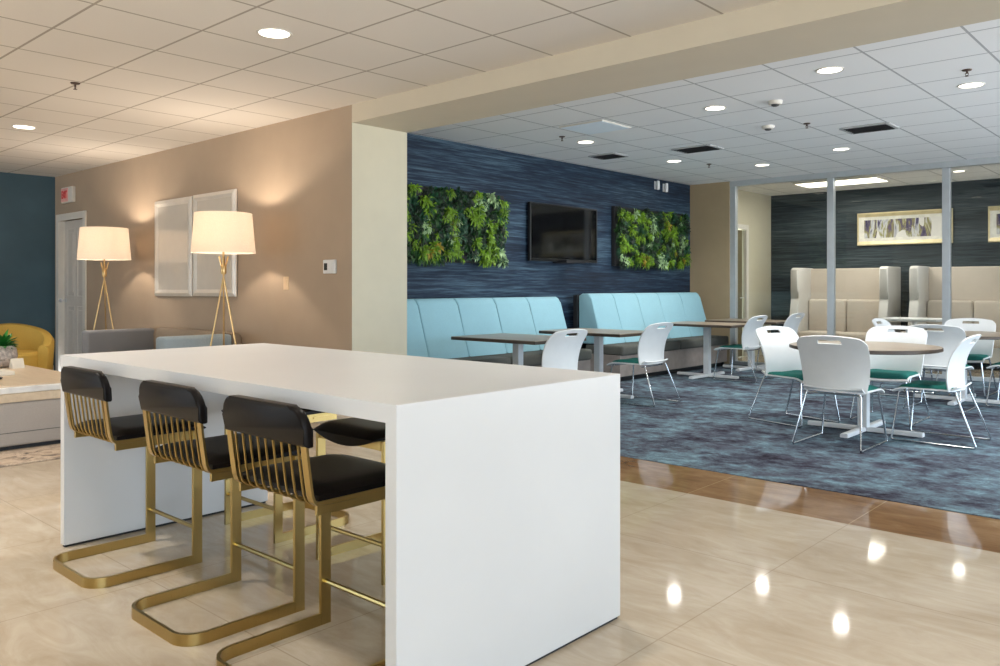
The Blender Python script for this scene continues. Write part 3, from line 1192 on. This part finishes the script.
def art(label, x0, x1, z0, z1):
    t = thing('framed_art', label, 'picture', ((x0 + x1) / 2, YR, (z0 + z1) / 2), 0, 'framed panoramas on the slate wall')
    hx, hz = (x1 - x0) / 2, (z1 - z0) / 2
    B().sweep([(-hx + .025, -.02, -hz + .025), (hx - .025, -.02, -hz + .025), (hx - .025, -.02, hz - .025), (-hx + .025, -.02, hz - .025)],
              [(-.025, -.018), (.025, -.018), (.025, .016), (.012, .02), (-.025, .008)], up=(0, -1, 0), closed=True).obj('frame', M['aframe'], t)
    B().box((-hx + .03, -.018, -hz + .03), (hx - .03, -.001, hz - .03)).obj('mount', M['mat'], t)
    B().box((-hx + .12, -.0195, -hz + .11), (hx - .09, -.0175, hz - .11)).obj('print', M['art'], t)


art('long framed picture with purple and grey bands on the slate wall behind the middle glass', -4.69, -3.25, 1.87, 2.385)
art('framed picture at the right picture edge on the slate wall', -2.80, -1.36, 1.86, 2.38)
t = thing('side_table', 'pale low table in front of the booth sofas behind the glass', 'table', (-3.45, 12.6, 0))
B().box((-.38, -.38, .70), (.38, .38, .735), .006).obj('tabletop', M['base'], t)
B().lathe([(.035, .02), (.035, .70)], 16).obj('pedestal', M['base'], t, True)
B().lathe([(.26, 0), (.26, .012), (.04, .03)], 28).obj('foot', M['base'], t, True)

# ------------------------------------------------------------------ tan wall fittings
t = thing('mirror', 'tall silver-framed wall mirror on the tan wall, the left of the pair', 'mirror', (-8.62, YT, 1.615), 0, 'pair of wall mirrors')


def mirror_parts(t, hx, hz):
    B().box((-hx + .01, -.02, -hz + .01), (hx - .01, 0, hz - .01)).obj('backing', M['dark'], t)
    B().sweep([(-hx + .04, -.022, -hz + .04), (hx - .04, -.022, -hz + .04), (hx - .04, -.022, hz - .04), (-hx + .04, -.022, hz - .04)],
              [(-.04, -.012), (.04, -.012), (.04, .002), (.0, .016), (-.04, .004)], up=(0, -1, 0), closed=True).obj('frame', M['mframe'], t)
    B().box((-hx + .06, -.024, -hz + .06), (hx - .06, -.018, hz - .06)).obj('mirror_glass', M['mirror'], t)


mirror_parts(t, .43, .535)
dup(t, (-7.73, YT, 1.62), 0, 'tall silver-framed wall mirror on the tan wall, right behind the larger lamp')

t = thing('thermostat', 'small white thermostat with dark display on the tan wall', 'thermostat', (-5.77, YT, 1.36))
B().box((-.085, -.025, -.06), (.085, 0, .06), .008).obj('housing', M['base'], t)
B().box((-.065, -.027, -.03), (-.02, -.024, .03)).obj('display', M['black'], t)
t = thing('wall_switch', 'almond switch plate on the tan wall below the thermostat', 'switch', (-6.45, YT, 1.22))
B().box((-.04, -.008, -.06), (.04, 0, .06), .003).obj('plate', M['almond'], t)
B().box((-.015, -.013, -.03), (.015, -.007, .03), .003).obj('rocker', M['almond'], t)

t = thing('exit_sign', 'white exit sign with red letters above the far door', 'sign', (-11.60, YT, 2.415))
B().box((-.19, -.05, -.105), (.19, 0, .105), .01).obj('housing', M['trimw'], t)
B().box((-.178, -.054, -.09), (.06, -.048, .09), .002).obj('face', M['pink'], t)
fc = bpy.data.curves.new('letters', 'FONT')
fc.body = 'EXIT'
fc.size = .14
fc.extrude = .003
fc.offset = .004
fc.align_x = 'CENTER'
fc.align_y = 'CENTER'
fc.space_character = .88
fc.materials.append(M['red'])
tmp = bpy.data.objects.new('letters_curve', fc)
col.objects.link(tmp)
me = bpy.data.meshes.new_from_object(tmp.evaluated_get(bpy.context.evaluated_depsgraph_get()))
bpy.data.objects.remove(tmp)
fo = bpy.data.objects.new('letters', me)
fo.location = (-.059, -.056, 0)
fo.rotation_euler = (PI / 2, 0, 0)
fo.scale = (.72, 1, 1)
fo.parent = t
col.objects.link(fo)


# ------------------------------------------------------------------ floor lamps
def floor_lamp(label, loc):
    t = thing('floor_lamp', label, 'floor lamp', loc, 0, 'white drum tripod lamps')
    b = B().lathe([(.275, 1.488), (.245, 1.842), (.243, 1.842), (.273, 1.488)], 64, cap_lo=False, cap_hi=False)
    b.bm.verts.ensure_lookup_table()
    n = 64
    for k in range(n):
        b.bm.faces.new((b.bm.verts[k], b.bm.verts[3 * n + k], b.bm.verts[3 * n + (k + 1) % n], b.bm.verts[(k + 1) % n]))
    b.obj('lamp_shade', M['shade'], t, True)
    b = B().lathe([(.012, 1.38), (.014, 1.40), (.009, 1.48), (.009, 1.6)], 14)
    b.lathe([(.022, 1.30), (.026, 1.32), (.026, 1.37), (.014, 1.39)], 16)
    b.obj('stem', M['gold'], t, True)
    b = B()
    for k in range(3):
        a = 2 * PI * k / 3
        b.tube([(0, 0, 1.55), (.244 * math.cos(a), .244 * math.sin(a), 1.83)], .003, 6)
    b.obj('shade_spider', M['gold'], t, True)
    for a in (-PI / 2, PI / 6, 5 * PI / 6):
        c, s_ = math.cos(a), math.sin(a)
        B().tube([(-.045 * c, -.045 * s_, 1.46), (-.012 * c, -.012 * s_, 1.34), (.255 * c, .255 * s_, .006)], .008, 8).obj('leg', M['gold'], t, True)
    B().lathe([(.012, 1.60), (.028, 1.64), (.031, 1.66), (.02, 1.672), (.005, 1.675)], 18).obj('bulb', M['lens_bulb'], t, True)
    l = bpy.data.lights.new('bulb_glow', 'POINT')
    l.energy = K_LAMP
    l.color = (1, .83, .66)
    l.shadow_soft_size = .04
    o = bpy.data.objects.new('bulb_glow', l)
    o.location = (0, 0, 1.715)
    o.parent = t
    col.objects.link(o)
    return t


M['lens_bulb'] = emit('bulb_glass', (255, 214, 160), 6)
lp = floor_lamp('tripod floor lamp with white drum shade in front of the mirrors, the larger in view', (-6.70, 3.70, 0))
t2 = dup(lp, (-9.38, 3.74, 0), 0, 'tripod floor lamp with white drum shade behind the grey sofa, nearer the door')

# ------------------------------------------------------------------ lounge sofa
t = thing('sofa', 'grey box sofa against the tan wall between the two floor lamps', 'sofa', (-7.88, 3.66, 0))
B().box((-.88, -.40, .10), (-.72, .30, .742), .03, 3).obj('armrest', M['sofa_grey'], t, True)
B().box((.72, -.37, .10), (.88, .30, .742), .03, 3).obj('armrest', M['sofa_blue'], t, True, label='blue-grey armrest')
# back with softly rounded corners
pth = [(-.80, .29, .42), (-.79, .34, .42), (-.75, .375, .42), (-.68, .385, .42), (0, .385, .425), (.68, .385, .42), (.75, .375, .42), (.79, .34, .42), (.80, .29, .42)]
B().sweep(pth, [(-.075, -.32), (.075, -.32), (.078, .28), (.05, .325), (-.05, .325), (-.078, .28)], up=(0, 0, 1)).obj('backrest', M['sofa_taupe'], t, True)
B().box((-.715, -.36, .10), (.715, .30, .30), .01).obj('base', M['sofa_grey'], t, True)
for k in range(2):
    B().box((-.712 + .712 * k + .003, -.37, .302), (.712 * k - .003, .29, .44), .04, 3).obj('seat_cushion', M['sofa_grey'], t, True)
for x in (-.82, .82):
    for y in (-.32, .32):
        B().lathe([(.016, 0), (.022, .105)], 10, (x, y, 0)).obj('leg', M['dark'], t)

# ------------------------------------------------------------------ left lounge group
tag(B().box((-9.6, -1.2, 0), (-6.02, 3.0, .012), .004).obj('rug', M['rug']), 'faded patterned rug under the grey ottoman at far left', 'rug')
t = thing('ottoman', 'large grey upholstered ottoman table with beige top at the left edge', 'ottoman', (-7.6, 1.48, .012))
B().box((-1.08, -1.1, .03), (1.08, 1.1, .345), .02, 3).obj('body', M['otto'], t, True)
B().box((-1.085, -1.105, .345), (1.085, 1.105, .41), .006).obj('wood_band', M['otop'], t)
B().box((-1.10, -1.12, .41), (1.10, 1.12, .455), .008).obj('top_slab', M['oband'], t)
B().box((-1.07, -1.09, .455), (1.07, 1.09, .463), .002).obj('top_inlay', M['otop'], t)
B().box((-1.04, -1.06, 0), (1.04, 1.06, .032)).obj('plinth', M['dark'], t)
B().box((-1.083, -1.103, .125), (1.083, 1.103, .129)).obj('seam', M['seat_grey'], t)
TOP = .475
t = thing('potted_plant', 'leafy green plant in a speckled grey pot on the ottoman', 'plant', (-8.13, 2.36, TOP))
B().lathe([(.07, 0), (.10, .02), (.125, .09), (.115, .16), (.095, .19), (.085, .185), (.10, .15), (.10, .10)], 28).obj('pot', M['vase'], t, True)
b = B()
for k in range(46):
    a = random.uniform(0, 2 * PI)
    e = random.uniform(.2, 1.3)
    Ln = random.uniform(.12, .24)
    d_ = Vector((math.cos(a) * math.cos(e), math.sin(a) * math.cos(e), math.sin(e)))
    sd = Vector((-math.sin(a), math.cos(a), 0))
    p0 = Vector((0, 0, .17))
    m1 = p0 + d_ * Ln * .5
    tip = p0 + d_ * Ln + Vector((0, 0, -.05))
    wv = random.uniform(.02, .04)
    vs = [b.bm.verts.new(q) for q in (p0, m1 + sd * wv, m1 - sd * wv, tip, m1 + Vector((0, 0, -.012)))]
    for f in ((0, 1, 4), (0, 4, 2), (1, 3, 4), (4, 3, 2)):
        b.bm.faces.new([vs[x] for x in f])
b.obj('foliage', M['leafg'], t)
tag(B().box((-7.62, 1.98, TOP), (-7.32, 2.22, TOP + .03), .004).obj('book', M['paper']), 'cream book lying on the ottoman in front of the plant', 'book')
tag(B().lathe([(.03, 0), (.075, .004), (.08, .014), (.03, .012)], 24, (-7.08, 1.98, TOP)).obj('coaster', M['black'], None, True), 'small black dish at the picture edge on the ottoman', 'dish')
b = B().prism([(-.05, 0), (.05, 0), (.005, .085), (-.005, .085)], 1, -.05, .05, .004)
o = b.obj('name_card', M['paper'])
o.location = (-7.93, 2.42, TOP)
tag(o, 'white folded card beside the plant pot on the ottoman', 'card')

# mustard tub chair
t = thing('tub_chair', 'mustard yellow rounded tub chair behind the ottoman by the teal wall', 'armchair', (-10.55, 3.12, 0), math.radians(70))
seg = 40
R0, R1 = .46, .36


def tub(a):
    f = abs(a - PI / 2) / (PI * .62)     # 0 at the back, 1 at the front tips
    return .75 - .24 * min(1, f) ** 1.7


b = B()
rings = []
for k in range(seg + 1):
    a = PI / 2 - PI * .66 + 2 * PI * .66 * k / seg
    h = tub(a)
    c, s_ = math.cos(a), math.sin(a)
    pr = [(R1, .10), (R0 - .02, .10), (R0, .16), (R0 + .02, h - .05), (R0 - .005, h - .01), ((R0 + R1) / 2, h), (R1 + .01, h - .015), (R1 - .005, h - .06)]
    rings.append([b.bm.verts.new((r * c, r * s_, z)) for r, z in pr])
for k in range(seg):
    for j in range(8):
        b.bm.faces.new((rings[k][j], rings[k][(j + 1) % 8], rings[k + 1][(j + 1) % 8], rings[k + 1][j]))
b.bm.faces.new(rings[0])
b.bm.faces.new(rings[-1][::-1])
b.obj('backrest', M['yellow'], t, True)
B().lathe([(.33, .22), (.355, .25), (.355, .40), (.33, .43), (.05, .44)], 40).obj('seat_cushion', M['yellow'], t, True)
B().lathe([(.34, .09), (.358, .11), (.358, .22), (.30, .23)], 40).obj('base', M['yellow'], t, True)
for a in (PI / 4, 3 * PI / 4, 5 * PI / 4, 7 * PI / 4):
    B().lathe([(.014, 0), (.022, .10)], 10, (.26 * math.cos(a), .26 * math.sin(a), 0)).obj('leg', M['dark'], t)
